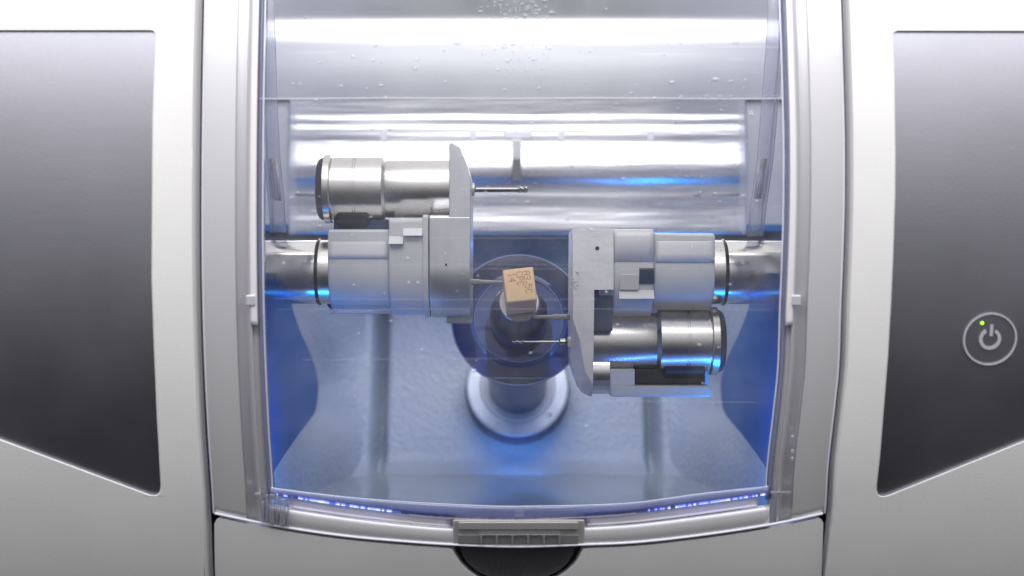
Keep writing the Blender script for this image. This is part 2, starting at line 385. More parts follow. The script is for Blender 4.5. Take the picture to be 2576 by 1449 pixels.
# housing block behind (closes the body so no light leaks round the chamber)
g = G(); g.box(-22, -8.3, -2.2, 14, -12, 14); g.make('housing_core', 'black', hous)
g = G(); g.box(9.0, 24, -2.2, 14, -12, 14); g.make('housing_core', 'black', hous)
g = G(); g.box(-8.29, 8.99, 14.2, 15, -12, 14); g.make('housing_core', 'black', hous)
g = G(); g.box(-8.29, 8.99, -1.8, 14, -12, -7.2); g.make('housing_core', 'black', hous)

# ------------------------------------------------------------------ DOOR
door = thing('machine_door', 'curved clear window door with frosted silver side rails and bottom rail', 'door', (0, -3, -6.5))
RC = [(0, .25), (1.5, -.10), (6, -.12), (84, -.12), (88, .04), (92, .08), (112, .10), (116, .02), (120, -.10), (124, -.13), (137, -.13), (141, .05), (149, .12), (154, .35), (156, .6)]
def edge_px(side, y, c): return smooth_tab(LO, y)+c if side < 0 else smooth_tab(RO, y)-c
for side in (-1, 1):
    def fn(t, c):
        px = edge_px(side, 1290, c[0]); yb = dby(px)
        py = lerp(-150, yb, t)
        return on_shell(edge_px(side, py, c[0]), py, c[1])
    for (nm, a, b, m) in (('rail_face', 0, 5, 'rail'), ('rail_groove', 4, 9, 'rail_dark'), ('rail_ridge', 8, 12, 'fascia'), ('rail_inner_lip', 11, 15, 'lip')):
        t1 = 1.0 if nm in ('rail_face', 'rail_groove') else (.66 if nm == 'rail_ridge' else .955)
        G().grid(fn, frange(0, t1, 70), RC[a:b]).make(nm, m, door, smooth=50, solid=.04)
    # under the bright ridge the groove goes on
    G().grid(fn, frange(.655, 1, 30), [(118, .06), (140, .10), (150, .16)]).make('rail_groove', 'rail', door, smooth=50, solid=.04)
    G().tube([on_shell(edge_px(side, y, 154), y, .02) for y in frange(-150, 1235, 60)], .016, 6).make('window_edge', 'edge', door)
    G().tube([on_shell(edge_px(side, y, 2), y, -.12) for y in frange(-150, 1290, 60)], .018, 6).make('rail_edge', 'edge', door)
SI = [(660, 1222), (688, 1228), (867, 1250), (1032, 1263), (1230, 1273), (1300, 1274), (1463, 1271), (1600, 1264), (1771, 1241), (1928, 1224), (1960, 1218)]
LL = [(660, 1235), (683, 1241), (867, 1270), (1032, 1291), (1148, 1300), (1305, 1303), (1463, 1297), (1600, 1287), (1771, 1265), (1935, 1241), (1965, 1234)]
sy = lambda x: smooth_tab(SI, x)
ly = lambda x: smooth_tab(LL, x)
xs = frange(676, 1936, 64)
def rung(tab):                                # (fraction LED line -> outer edge, offset)
    return lambda x, c: on_shell(x, lerp(ly(x)+5, dby(x), c[0]), c[1])
G().grid(rung(0), xs, [(.30, .02), (.40, -.06), (.52, -.11), (.9, -.12), (1, -.10), (1, .2)]).make('bottom_rail', 'rail', door, smooth=50, solid=.03)
fx = [x for x in frange(728, 1134, 24)], [x for x in frange(1476, 1905, 24)]
for q in fx: G().grid(rung(0), q, [(0, .10), (.22, .06), (.31, -.02)]).make('fascia_strip', 'fascia', door, smooth=50, solid=.03)
G().grid(rung(0), frange(1134, 1476, 24), [(0, .12), (.31, .02)]).make('bottom_rail', 'cover', door, smooth=50)
G().grid(lambda x, c: on_shell(x, lerp(sy(x), ly(x), c[0]), c[1]), frange(680, 1933, 60), [(0, .10), (.2, -.02), (1, -.06)]).make('window_sill', 'lip', door, smooth=50, solid=.03)
G().tube([on_shell(x, dby(x)-1, -.13) for x in frange(540, 2070, 80)], .030, 8).make('bottom_edge', 'edge', door)
G().tube([on_shell(x, ly(x)+4, -.06) for x in frange(1030, 1600, 50)], .016, 6).make('sill_edge', 'edge', door)
G().tube([on_shell(x, sy(x), .0) for x in frange(680, 1933, 60)], .008, 6).make('sill_edge', 'edge', door)
# LED strip under the sill
strip = G().grid(lambda x, c: on_shell(x, ly(x)+c, -.01), frange(684, 1934, 60), [-5, 4]).make('led_strip', 'leddim', door, solid=.05)
x = 690
while x < 1930:
    wd = random.uniform(4, 7); lit = (690 < x < 1010) or (1630 < x < 1925)
    p0 = min(abs(x-860), abs(x-1800))
    hgt = 2.6 if p0 < 120 else 1.8
    if lit:
        G().grid(lambda a, c: on_shell(a, ly(a)+c[0], c[1]), [x, x+wd*.93], [(-hgt, -.02), (-hgt, -.05), (hgt, -.05), (hgt, -.02)]).make('led', random.choice(['led', 'led', 'led2', 'led3'] if p0 < 95 else ['led', 'led2', 'led3', 'led2', 'leddim']), strip)
    elif not lit:
        G().grid(lambda a, c: on_shell(a, ly(a)+c[0], c[1]), [x, x+wd*.7], [(-3, -.02), (-3, -.06), (2.5, -.06), (2.5, -.02)]).make('led', random.choice(['leddim', 'rail_dark', 'black', 'rail_dark']), strip)
    x += wd
G().grid(lambda a, c: on_shell(a, c[0], c[1]), [1295, 1318], [(1287, -.03), (1287, -.1), (1300, -.1), (1300, -.03)]).make('centre_clip', 'rib', door)
# latch cover, comb and corner ribs seen through the clear rail
def plate(px0, px1, py0, py1, o0, o1, nm, m, bev=.02, par=door):
    o = slab(px0, px1, py0, py1, o0, o1, nx=6, ny=6).make(nm, m, par); addbevel(o, bev); return o
plate(1139, 1471, 1308, 1370, -.13, .0, 'latch_cover', 'cover', .04)
plate(1153, 1455, 1313, 1334, -.19, -.12, 'latch_cover_ridge', 'cover', .05)
plate(1153, 1455, 1346, 1369, -.155, -.12, 'latch_cover_foot', 'cover2', .02)
comb = plate(1206, 1411, 1344.5, 1347, -.21, -.15, 'comb_bar', 'rib', .005)
for k in range(6):
    xx = 1207+k*39.6; plate(xx, xx+6, 1347.5, 1369, -.21, -.15, 'comb_tooth', 'rib', .008, comb)
rib_px = [(657, 664, 1262), (668, 673, 1245), (677, 690, 1244), (694, 699, 1244), (703, 718, 1256), (722, 727, 1262)]
for a, b, t in rib_px: plate(a, b, t, dby((a+b)/2)-4, -.22, -.12, 'corner_rib', 'rib', .02)
plate(640, 655, 1240, 1246, -.2, -.12, 'corner_rib', 'rib', .02)
plate(1938, 1990, 1236, 1241, -.16, -.12, 'corner_rib', 'rib', .02)
for s_, a in ((-1, 618), (1, 1992)): plate(a, a+24, 742, 770, -.16, -.1, 'rail_clip', 'rail', .03)
for k, yy in enumerate((1095, 1132, 1150)): plate(1990, 1997, yy, yy+9, -.14, -.1, 'moulding_mark', 'rail', .02)
# curved window
gw = G().grid(lambda y, x: on_shell(lerp(edge_px(-1, y, 152), edge_px(1, y, 152), x), lerp(y, min(y, 1400), 1), .12), frange(-160, 1236, 70), frange(0, 1, 12))
win = gw.make('window_pane', 'glass', door)
G().tube([on_shell(x, 247.5+.8*math.sin(x/90), .03) for x in frange(652, 1972, 60)], .010, 6).make('window_seam', 'edge', door)
G().tube([on_shell(x, 240, .05) for x in frange(1700, 1966, 20)], .005, 6).make('window_seam', 'rail_dark', door)
# faint wiping marks and water drops on the pane
g = G()
for (a, b, py, sl) in ((720, 1960, 519, 2), (665, 1960, 600, 1), (700, 1900, 668, 3), (1180, 1960, 676, 0), (690, 1500, 752, -2), (700, 1940, 778, 1), (760, 1280, 905, 3), (1150, 1500, 951, 0), (1430, 1900, 1010, 2), (1760, 1960, 353, 2), (1800, 1960, 361, 4), (1500, 1960, 262, 3)):
    g.tube([on_shell(x, py+sl*math.sin(x/260), .10) for x in frange(a, b, 40)], .003, 5)
tag(g.make('wipe_mark', 'streak', win), 'faint horizontal wiping marks on the pane', kind='stuff')
g = G()
def drop(px, py, rx, ry, h):
    c = Vector(on_shell(px, py, .11)); sec = 10
    v = []; f = []
    for i, (t, hh) in enumerate(((1, 0), (.85, .55), (.45, .92))):
        for k in range(sec):
            a = 2*math.pi*k/sec; v.append(c+Vector((math.cos(a)*rx*t*(1+.15*math.sin(3*a+px)), -h*hh, math.sin(a)*ry*t)))
    v.append(c+Vector((0, -h, 0)))
    for i in range(2):
        for k in range(sec): f.append((i*sec+k, i*sec+(k+1) % sec, (i+1)*sec+(k+1) % sec, (i+1)*sec+k))
    for k in range(sec): f.append((2*sec+k, 2*sec+(k+1) % sec, 3*sec))
    g.add(v, f)
for (px, py, rx, ry) in ((938, 62, .11, .05), (1440, 57, .13, .06), (1490, 290, .15, .045), (780, 55, .08, .03), (1150, 108, .11, .045), (1128, 105, .12, .03), (1850, 107, .10, .03), (1290, 112, .06, .03), (1800, 200, .09, .05), (1690, 208, .07, .05), (1890, 288, .07, .04), (1600, 60, .07, .03), (1320, 40, .06, .05), (1370, 50, .06, .035), (1800, 487, .06, .03), (1870, 493, .05, .03), (1760, 484, .05, .025), (1855, 415, .05, .05), (1765, 445, .03, .03), (1840, 205, .06, .03), (2002, 1310, .0, .0)):
    if rx: drop(px, py, rx, ry, .03)
for k in range(150):
    px = random.gauss(1310, 60) if k % 2 else random.uniform(700, 1940)
    py = abs(random.gauss(0, 70)) if k % 2 else random.triangular(0, 700, 120)
    r = random.uniform(.012, .045); drop(px, py, r*1.4, r*.8, .014)
for k in range(110):
    px = random.uniform(690, 1945); py = random.triangular(20, 1150, 250); r = random.uniform(.012, .034)
    drop(px, py, r*random.uniform(.9, 1.8), r*random.uniform(.7, 1.5), .012)
for k in range(90):
    px = random.gauss(1320, 35); py = random.uniform(-20, 60) if k % 3 else random.uniform(60, 210); r = random.uniform(.008, .02); drop(px, py, r, r*random.uniform(1, 3), .01)
tag(g.make('water_drops', 'drop', win), 'small water drops clinging to the window', kind='stuff')

# ------------------------------------------------------------------ CHAMBER
ch = thing('milling_chamber', 'blue grey painted milling chamber with polished steel liner behind the window', 'chamber', (0, 10, -6))
TH = math.radians(15.55)
TIP = Vector((X(1306), 0, -.31)); AX = Vector((0, math.cos(TH), -math.sin(TH)))
BD = 12.0
BASE = TIP+AX*BD
def plate_y(z): return BASE.y+(z-BASE.z)*math.tan(TH)
xl, xr = -6.2, 6.68; xL, xR = -7.95, 8.65; cxl, cxr = X(958, 11.5), X(1637, 11.5)
def floor_y(x, z):                            # centre plate between two pressed creases, set-forward wings
    y = plate_y(z)
    d = (cxl-x) if x < (cxl+cxr)/2 else (x-cxr)
    t = min(1, max(0, (d+.1)/.5)); y -= .45*t*t*(3-2*t)
    y += .85*math.exp(-(d/.16)**2)
    return y
G().grid(lambda x, z: (x, floor_y(x, z)-.75*max(0, 1-(z+6.05)/.55)**2*1, z), [xl-.5]+frange(cxl-1.4, cxl-.6, 4)+frange(cxl-.5, cxl+.4, 24)+frange(cxl+.6, cxr-.6, 10)+frange(cxr-.4, cxr+.5, 24)+frange(cxr+.6, cxr+1.4, 4)+[xr+.5], frange(-6.4, 3.6, 50)).make('back_plate', 'paint', ch, smooth=70)
# side walls with their curved outline against the back plate
SC = [(3.0, 9.0), (1.5, 4.2), (.4, 3.6), (-.5, 4.3), (-1.3, 6.0), (-2.2, 8.4), (-3.0, 9.7), (-3.6, 9.5), (-3.95, 8.8), (-4.25, 5.6), (-4.62, 2.4), (-4.85, 1.0), (-5.3, .3), (-6.1, .0)]
def wall_curve():
    zs = frange(.2, -6.1, 48); return [(z, smooth_tab([(-a, b) for a, b in SC], -z)) for z in zs]
wc = wall_curve()
for side, xw in ((-1, xl), (1, xr)):
    xb = lambda y: xw-side*.0
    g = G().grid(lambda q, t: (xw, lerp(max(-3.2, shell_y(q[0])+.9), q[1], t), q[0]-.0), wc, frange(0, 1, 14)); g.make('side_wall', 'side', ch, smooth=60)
    # painted wing joining wall outline to the plate
    cx = cxl-.55 if side < 0 else cxr+.55
    def wing(q, t):
        z0, y0 = q; zz = max(-6.0, min(3, z0*1.0)); z1 = z0 if z0 > -3.4 else lerp(-3.4, -6.2, min(1, (z0+3.4)/(-1.6)))
        y1 = floor_y(cx, z1)-.02; s = t*t*(3-2*t)*.5+t*.5
        return (lerp(xw, cx, t), lerp(y0, y1, s**.45), lerp(z0, z1, t**.8))
    G().grid(wing, [q for q in wc if q[0] < 1.6], frange(0, 1, 16)).make('plate_wing', 'paint', ch, smooth=70)
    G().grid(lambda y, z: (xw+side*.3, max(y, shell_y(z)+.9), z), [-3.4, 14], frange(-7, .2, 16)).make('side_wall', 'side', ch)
    xo = xL if side < 0 else xR
    G().grid(lambda y, z: (xo, max(y, shell_y(z)+.9), z), [-3.4, 14], frange(.18, 11, 24)).make('side_wall', 'upper', ch)
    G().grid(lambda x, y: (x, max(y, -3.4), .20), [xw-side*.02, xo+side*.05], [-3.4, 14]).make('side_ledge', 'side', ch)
G().grid(lambda x, z: (x, plate_y(z)+.05, z), [xL-.2, xR+.2], [-.6, 3.4]).make('back_plate', 'paint', ch)
G().grid(lambda x, y: (x, y, -6.12), [xl-.25, xr+.25], [-1.2, 11]).make('tray_floor', 'tray', ch)
G().grid(lambda x, t: (x, lerp(-1.2, shell_y(-5.6)+.5, t), lerp(-6.12, -5.6, t)), [xl-.2, xr+.2], frange(0, 1, 6)).make('tray_lip', 'tray', ch)
# polished liner: slope angle (deg, + faces up) by picture height
SL = [(-60, -10), (0, -14), (30, -14), (42, -10), (54, 5), (62, 12), (88, 12), (102, 5), (114, 1), (150, 1), (190, -1.5), (240, -4), (262, -2), (285, -1), (292, 10), (298, 9), (305, 1), (312, 2), (318, 11), (324, 10), (331, 2), (338, 6), (345, 0), (352, 1), (360, 9), (400, 12), (414, 7), (428, -1), (440, -8), (455, -21), (474, -9), (484, 0), (490, 5), (496, 0), (503, -6), (516, -5), (526, 4), (550, 8), (570, 6), (580, -2), (590, -22)]
def liner_profile(py0, py1, y0, n):
    pts = []; y = y0; z = Z(py0, y)
    for i in range(n+1):
        py = lerp(py0, py1, i/n)
        zn = Z(py, y); a = math.radians(interp(SL, py)); y += (zn-z)*math.tan(a); z = zn; pts.append((y, z, py))
    return pts
up = liner_profile(-70, 250, 8.9, 90)
lo = liner_profile(250, 590, up[-1][0]+.02, 170)
G().grid(lambda q, x: (x, q[0], q[1]), up, frange(xL-.2, xR+.2, 30)).make('steel_liner', 'linerr', ch, smooth=60)
y585 = lo[-1][0]
xa, xb_ = X(716, y585), X(1888, y585)
G().grid(lambda q, x: (x, q[0]+.5*(max(0, xa+.18-x, x-xb_+.18)/.18)**2, q[1]), lo, [xa-.02, xa+.03, xa+.08, xa+.13, xa+.18]+frange(xa+.4, xb_-.4, 26)+[xb_-.18, xb_-.13, xb_-.08, xb_-.03, xb_+.02]).make('steel_liner', 'liner', ch, smooth=60)
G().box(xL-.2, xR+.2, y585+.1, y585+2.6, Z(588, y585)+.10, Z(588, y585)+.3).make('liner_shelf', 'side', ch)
G().box(xL-.2, xR+.2, up[0][0]-.4, 14, up[0][1]+.02, up[0][1]+.4).make('chamber_roof', 'upper', ch)
G().box(xL-.1, xa+.2, y585+.4, y585+.6, Z(588, y585)+.3, Z(250, y585)).make('liner_cheek', 'linerr', ch)
G().box(xb_-.2, xR+.1, y585+.4, y585+.6, Z(588, y585)+.3, Z(250, y585)).make('liner_cheek', 'linerr', ch)
# window gutters: slanted clear rails on each side behind the pane
def blade(pts, wd, nm, m):
    g = G(); v = []
    for (px, py, y) in pts: v.append((px, py, y))
    def fn(i, t):
        px, py, y = v[i]; p = Vector(P(px, py, y)); return p+Vector((wd*(t-.5), -.12*math.sin(t*math.pi), 0))
    g.grid(fn, range(len(v)), frange(0, 1, 7)).make(nm, m, ch, smooth=60, solid=.03)
blade([(664, -80, -2), (672, 120, -1.5), (676, 247, -1), (684, 400, -.4), (695, 500, .2), (700, 585, 1.0)], .42, 'gutter_strip', 'rib')
blade([(686, 400, -.6), (692, 450, -.4), (699, 505, -.2)], .20, 'gutter_strip', 'rib')
blade([(1958, -80, -2), (1948, 120, -1.5), (1938, 247, -1), (1925, 400, -.4), (1908, 520, .2), (1900, 595, .8)], .42, 'gutter_strip', 'rib')
blade([(1921, 400, -.6), (1914, 440, -.4), (1906, 500, -.2)], .20, 'gutter_strip', 'rib')
# little parts on the liner: dark bar standing in for the shaft's reflection, tabs and slots
yb = 1.9
def lb(px0, px1, py0, py1, yy, dep, nm, m, bev=.02):
    G().box(X(px0, yy), X(px1, yy), yy-dep, yy, Z(py1, yy), Z(py0, yy)).make(nm, m, ch, bevel=bev)
def lyat(py): return min(lo, key=lambda q: abs(q[2]-py))[0]
lb(1289, 1311, 352, 400, lyat(380)+.02, .12, 'liner_bar', 'linerr'); lb(1288, 1311, 401, 458, lyat(430)+.1, .2, 'liner_bar', 'bin')
lb(1268, 1338, 330, 350, lyat(340)+.1, .14, 'liner_bar', 'fascia', .04)
for a in (958, 1182, 1404, 1628): lb(a, a+16, 330, 356, lyat(343)+.1, .14, 'liner_tab', 'fascia', .03)
lb(742, 800, 485, 493, lyat(489)+.06, .10, 'liner_slot', 'bin', .03); lb(1744, 1762, 486, 494, lyat(490)+.06, .10, 'liner_slot', 'bin', .04); lb(1806, 1860, 486, 493, lyat(490)+.06, .10, 'liner_slot', 'bin', .03)
tag(G().grid(lambda x, y: (x, y, -6.02+.02*math.sin(x*2+y)), frange(xl, xr, 20), frange(-1.2, 10.6, 16)).make('water', 'water'), 'shallow cloudy grey water lying in the bottom tray', kind='structure')

# ------------------------------------------------------------------ WORKPIECE SPINDLE
ws = thing('workpiece_spindle', 'dark steel workpiece spindle with clear round splash disc and bolted silver base', 'spindle', tuple(BASE))
neg = -AX
def al(t): return BASE+neg*t                  # t = height above the back plate along the axis
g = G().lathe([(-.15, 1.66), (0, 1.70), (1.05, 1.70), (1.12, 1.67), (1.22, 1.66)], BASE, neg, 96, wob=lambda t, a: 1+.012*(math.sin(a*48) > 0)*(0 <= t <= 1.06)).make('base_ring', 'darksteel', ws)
G().lathe([(1.20, 1.60), (1.30, 1.66), (1.38, 1.66), (1.42, 1.62), (1.39, 1.58), (1.39, 1.24), (1.30, 1.20)], BASE, neg, 96, caps=False).make('base_flange', 'flange', ws)
G().lathe([(1.20, 1.24), (1.38, 1.20), (1.42, 1.12), (1.36, 1.02), (1.32, .9)], BASE, neg, 96, caps=False).make('base_seal', 'white', ws)
fe1 = Vector((1, 0, 0)); fe2 = neg.cross(fe1); fe2 = fe2 if fe2.z > 0 else -fe2
for a in (-118, -42, 40, 130, 180+90+10):
    c = BASE+(fe1*math.cos(math.radians(a))+fe2*math.sin(math.radians(a)))*1.41+neg*1.39
    if a == 280: continue
    G().lathe([(0, .09), (.03, .09), (.035, .06), (-.0, .04)], c, neg, 20).make('base_screw', 'flange', ws)
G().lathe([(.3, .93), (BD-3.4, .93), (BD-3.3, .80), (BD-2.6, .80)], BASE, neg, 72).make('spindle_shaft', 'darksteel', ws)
DT = BD-1.95                                  # disc position
ring = lambda r0, r1, t0, t1: [(t0, r0), (t0, r1), (t1, r1), (t1, r0), (t0, r0)]
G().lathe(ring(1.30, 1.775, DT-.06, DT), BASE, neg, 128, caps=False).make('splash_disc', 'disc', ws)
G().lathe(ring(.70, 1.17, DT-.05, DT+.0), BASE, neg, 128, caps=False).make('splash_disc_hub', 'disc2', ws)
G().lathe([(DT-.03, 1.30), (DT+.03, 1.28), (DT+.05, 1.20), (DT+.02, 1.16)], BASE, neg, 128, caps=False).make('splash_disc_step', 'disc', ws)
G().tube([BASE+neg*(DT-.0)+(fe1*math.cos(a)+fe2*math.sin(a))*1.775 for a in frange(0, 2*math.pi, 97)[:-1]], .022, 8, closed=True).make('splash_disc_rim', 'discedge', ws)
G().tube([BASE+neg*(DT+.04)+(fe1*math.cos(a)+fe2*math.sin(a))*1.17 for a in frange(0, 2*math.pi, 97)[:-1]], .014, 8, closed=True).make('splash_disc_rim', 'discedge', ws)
G().lathe([(BD-2.0, .74), (BD-1.25, .74), (BD-1.12, .70), (BD-.35, .53), (BD-.30, .50)], BASE, neg, 80).make('spindle_nose', 'nose', ws)
G().lathe([(BD-.40, .49), (BD-.34, .515), (BD-.20, .515), (BD-.17, .49)], BASE, neg, 80).make('clamp_collar', 'mandrel', ws)
hk = [P(1267, 727, -.35), P(1258, 733, -.4), P(1252, 740, -.42), P(1249, 746, -.42), P(1251, 749, -.42), P(1256, 745, -.4), P(1262, 736, -.38)]
G().tube(hk, .012, 8).make('wire_clip', 'burs', ws)

# ------------------------------------------------------------------ CERAMIC BLOCK
roll = math.radians(7.0)
bx = Vector((math.cos(roll), 0, math.sin(roll))); 
bx = (bx - neg*bx.dot(neg)).normalized(); bz = neg.cross(bx); bz = bz if bz.z > 0 else -bz
fc = Vector(P(1307.5, 716, -1.05))
blk = thing('ceramic_block', 'peach ceramic block with dotted black print clamped on the workpiece spindle', 'ceramic block', tuple(fc-neg*1.2))
bw, bh, bdp = .775*.97, .865*.97, 1.22
v = [fc+bx*(a*bw/2)+bz*(b*bh/2)-neg*c for a in (-1, 1) for b in (-1, 1) for c in (0, bdp)]
make('block_body', v, [(0, 1, 3, 2), (4, 6, 7, 5), (0, 4, 5, 1), (2, 3, 7, 6), (0, 2, 6, 4), (1, 5, 7, 3)], 'block', blk, bevel=.035)
G().lathe([(-.02, .30), (.14, .30)], fc-neg*(bdp+.12), neg, 48).make('block_mandrel', 'mandrel', blk)
FONT = {'1': ['00100', '01100', '00100', '00100', '00100', '00100', '01110'], '3': ['11110', '00001', '00001', '01110', '00001', '00001', '11110'],
        '5': ['11111', '10000', '11110', '00001', '00001', '10001', '01110'], 'C': ['01110', '10001', '10000', '10000', '10000', '10001', '01110'],
        'P': ['11110', '10001', '10001', '11110', '10000', '10000', '10000'], '4': ['00010', '00110', '01010', '10010', '11111', '00010', '00010'],
        'A': ['01110', '10001', '10001', '11111', '10001', '10001', '10001'], ',': ['000', '000', '000', '000', '011', '010', '100']}
tl = fc-bx*bw/2+bz*bh/2+neg*.004
g = G(); pu, pv = .0245, .0212
for text, u0, v0 in (('A3,5C', .505, .10), ('CPC', .325, .10), ('14', .135, .115)):
    cur = v0
    for chx in text:
        rows = FONT[chx]; wd = len(rows[0])
        for r, row in enumerate(rows):
            for c, bit in enumerate(row):
                if bit == '1':
                    uu = u0+(6-r)*pu; vv = cur+c*pv; c0 = tl+bx*uu-bz*vv; rr = .0096
                    pts = [c0+bx*(rr*math.cos(k*math.pi/3))+bz*(rr*math.sin(k*math.pi/3)) for k in range(6)]
                    g.add(pts, [tuple(range(6))])
        cur += (wd+1)*pv
g.make('printed_text', 'ink', blk, smooth=0, label='dotted print reading A3,5C CPC 14')

# ------------------------------------------------------------------ SPINDLE UNITS
def ubody(px0, px1, zt, zb, r, nm, m, par, bev=.05, taper=0):
    x0, x1 = X(px0), X(px1); g = G(); secs = []
    for x, tp in ((x0, 0), (x1, taper)):
        rt = r; top = Z(zt)+tp; bot = Z(zb); zc = bot+rt
        sec = [(-rt, top-.06), (-rt*.97, top-.02), (-rt*.9, top), (rt*.9, top), (rt*.97, top-.02), (rt, top-.06), (rt, zc+.05)]
        sec += [(rt*math.cos(a), zc+rt*math.sin(a)) for a in frange(0, -math.pi, 40)]+[(-rt, zc+.05)]
        secs.append([(x, y, z) for y, z in sec])
    n = len(secs[0]); g.add(secs[0]+secs[1], [tuple(range(n)), tuple(range(n, 2*n))[::-1]]+[(i, (i+1) % n, (i+1) % n+n, i+n) for i in range(n)])
    return g.make(nm, m, par, smooth=25, bevel=bev)
def cyl(px0, px1, r, pyc, nm, m, par, y=0, prof=None, seg=80, **k):
    p = prof or [(0, r-.015), (.015, r), (X(px1)-X(px0)-.015, r), (X(px1)-X(px0), r-.015)]
    return G().lathe(p, (X(px0), y, Z(pyc)), (1, 0, 0), seg).make(nm, m, par, **k)
def motor(par, pyc, cap, s, pts, y=0, f=1):   # s = +1: cap at the left; pts px of cap0, cap1, ring1, groove, taper0, taper1, end
    c0, c1, r1, gv, t0, t1, e = pts
    def L(prof, px, m, nm):
        return G().lathe([(t*s, r*f) for t, r in prof], (X(px), y, Z(pyc)), (1, 0, 0), 80).make(nm, m, par)
    d = lambda a, b: abs(b-a)/100
    mt = L([(-.05, .74), (.022, .74), (.024, .80), (d(r1, gv), .80), (d(r1, gv)+.002, .76), (d(r1, gv)+.017, .76), (d(r1, gv)+.019, .80), (d(r1, gv)+.055, .80), (d(r1, gv)+.057, .76), (d(r1, gv)+.072, .76), (d(r1, gv)+.074, .80), (d(r1, t0), .80), (d(r1, t1), .715), (d(r1, t1)+.02, .725), (d(r1, e), .725)], r1, 'steel', 'motor_body')
    def sub(prof, px, m, nm):
        return G().lathe([(t*s, r*f) for t, r in prof], (X(px), y, Z(pyc)), (1, 0, 0), 80).make(nm, m, mt)
    sub([(0, .83), (.02, .865), (d(c1, r1)-.03, .865), (d(c1, r1)-.01, .84)], c1, 'steel', 'motor_ring')
    sub([(0, .52), (.02, .66), (.06, .745), (.12, .78), (d(c0, c1), .79), (d(c0, c1)+.01, .79)], c0, cap, 'motor_cap')
    return mt
# ---- left unit
lu = thing('milling_spindle_unit', 'left spindle unit, steel motor mounted above its white sleeve and steel arm', 'spindle unit', (X(1000), 0, Z(684)), group='milling spindle units facing the block')
motor(lu, 475.5, 'rubber', 1, (799, 818, 838, 892, 965, 973, 1137), y=.0)
ma2 = motor(lu, 716, 'rubber', 1, (810, 829, 838, 892, 965, 973, 1080), y=1.0, f=.82)
cyl(560, 801, .80, 684, 'arm_shaft', 'shaft', lu); cyl(807, 838, .80, 684, 'arm_shaft_end', 'steel', lu)
G().lathe([(-.045, .78), (-.03, .83), (0, .845), (.03, .83), (.045, .78)], (X(804.5), 0, Z(684)), (1, 0, 0), 80).make('o_ring', 'oring', lu)
ubody(837, 987, 581, 779, .97, 'sleeve', 'white', lu)
ubody(988, 1084, 556, 793, 1.17, 'sleeve', 'white', lu, taper=.04)
ubody(1071, 1084.5, 545.5, 799, 1.215, 'sleeve_lip', 'white', lu, bev=.02)
ubody(1086.5, 1187, 546, 799, 1.22, 'spindle_block', 'alu', lu, bev=.03)
# lid on the rear sleeve, curved over the top
lid = G()
sec = [(-1.0, Z(652)), (-1.0, Z(640)), (-.985, Z(618)), (-.94, Z(596)), (-.84, Z(585)), (-.70, Z(580)), (.5, Z(580))]
lid.grid(lambda x, q: (x, q[0], q[1]), frange(X(838), X(984), 12), sec)
lid.make('sleeve_lid', 'lid', lu, smooth=60, solid=.035)
def wedge(px0, px1, py0, py1, y, dep, nm, m, par):     # ledge whose broad face looks up
    x0, x1 = X(px0), X(px1); z0, z1 = Z(py0), Z(py1)
    v = [(x, yy, zz) for x in (x0, x1) for yy, zz in ((y, z1), (y-dep*.15, z1-.0), (y-dep, z1), (y, z0))]
    sec = [(y+.02, z1-.01), (y-dep, z1-.01), (y-dep, z1), (y+.02, z0)]
    G().prism([(x0, a, b) for a, b in sec], (x1-x0, 0, 0)).make(nm, m, par, bevel=.006)
wedge(1024, 1070.5, 577, 597, -1.17, .17, 'sleeve_step', 'lid', lu)
wedge(988.5, 1023.5, 597, 617, -1.17, .17, 'sleeve_step', 'lid', lu)
# holder plate: outline in x/z, swept in depth
def holder(pts, par, m, y0=-1.215, y1=1.1, bev=.02):
    q = round_poly(pts, 6); G().prism([(X(a), y0, Z(b)) for a, b in q], (0, y1-y0, 0)).make('motor_holder', m, par, smooth=30, bevel=bev)
holder([(1135, 374, 4), (1141, 369, 6), (1162, 382, 10), (1177, 420, 0), (1188, 458, 6), (1187, 677, 0), (1135, 677, 0)], lu, 'alu')
G().box(X(1124), X(1187), -.2, .6, Z(813), Z(790)).make('block_foot', 'cover', lu, bevel=.02)
G().lathe([(0, .055), (.012, .055), (.012, .03), (.002, .02)], (X(1128), -1.215, Z(668)), (0, -1, 0), 20).make('hole_rim', 'shaft', lu)
G().lathe([(0, .03), (.018, .028)], (X(1128), -1.215, Z(668)), (0, -1, 0), 16).make('screw_hole', 'black', lu)
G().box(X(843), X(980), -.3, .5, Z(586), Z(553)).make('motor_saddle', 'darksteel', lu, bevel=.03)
G().lathe([(0, .30), (.05, .36), (.75, .36), (.8, .3)], (X(852), -.15, Z(541)), (1, 0, 0), 32).make('cable_boot', 'rubber', lu)
G().box(X(838), X(988), -.5, .5, Z(789), Z(778)).make('sleeve_rail', 'rib', lu, bevel=.02)
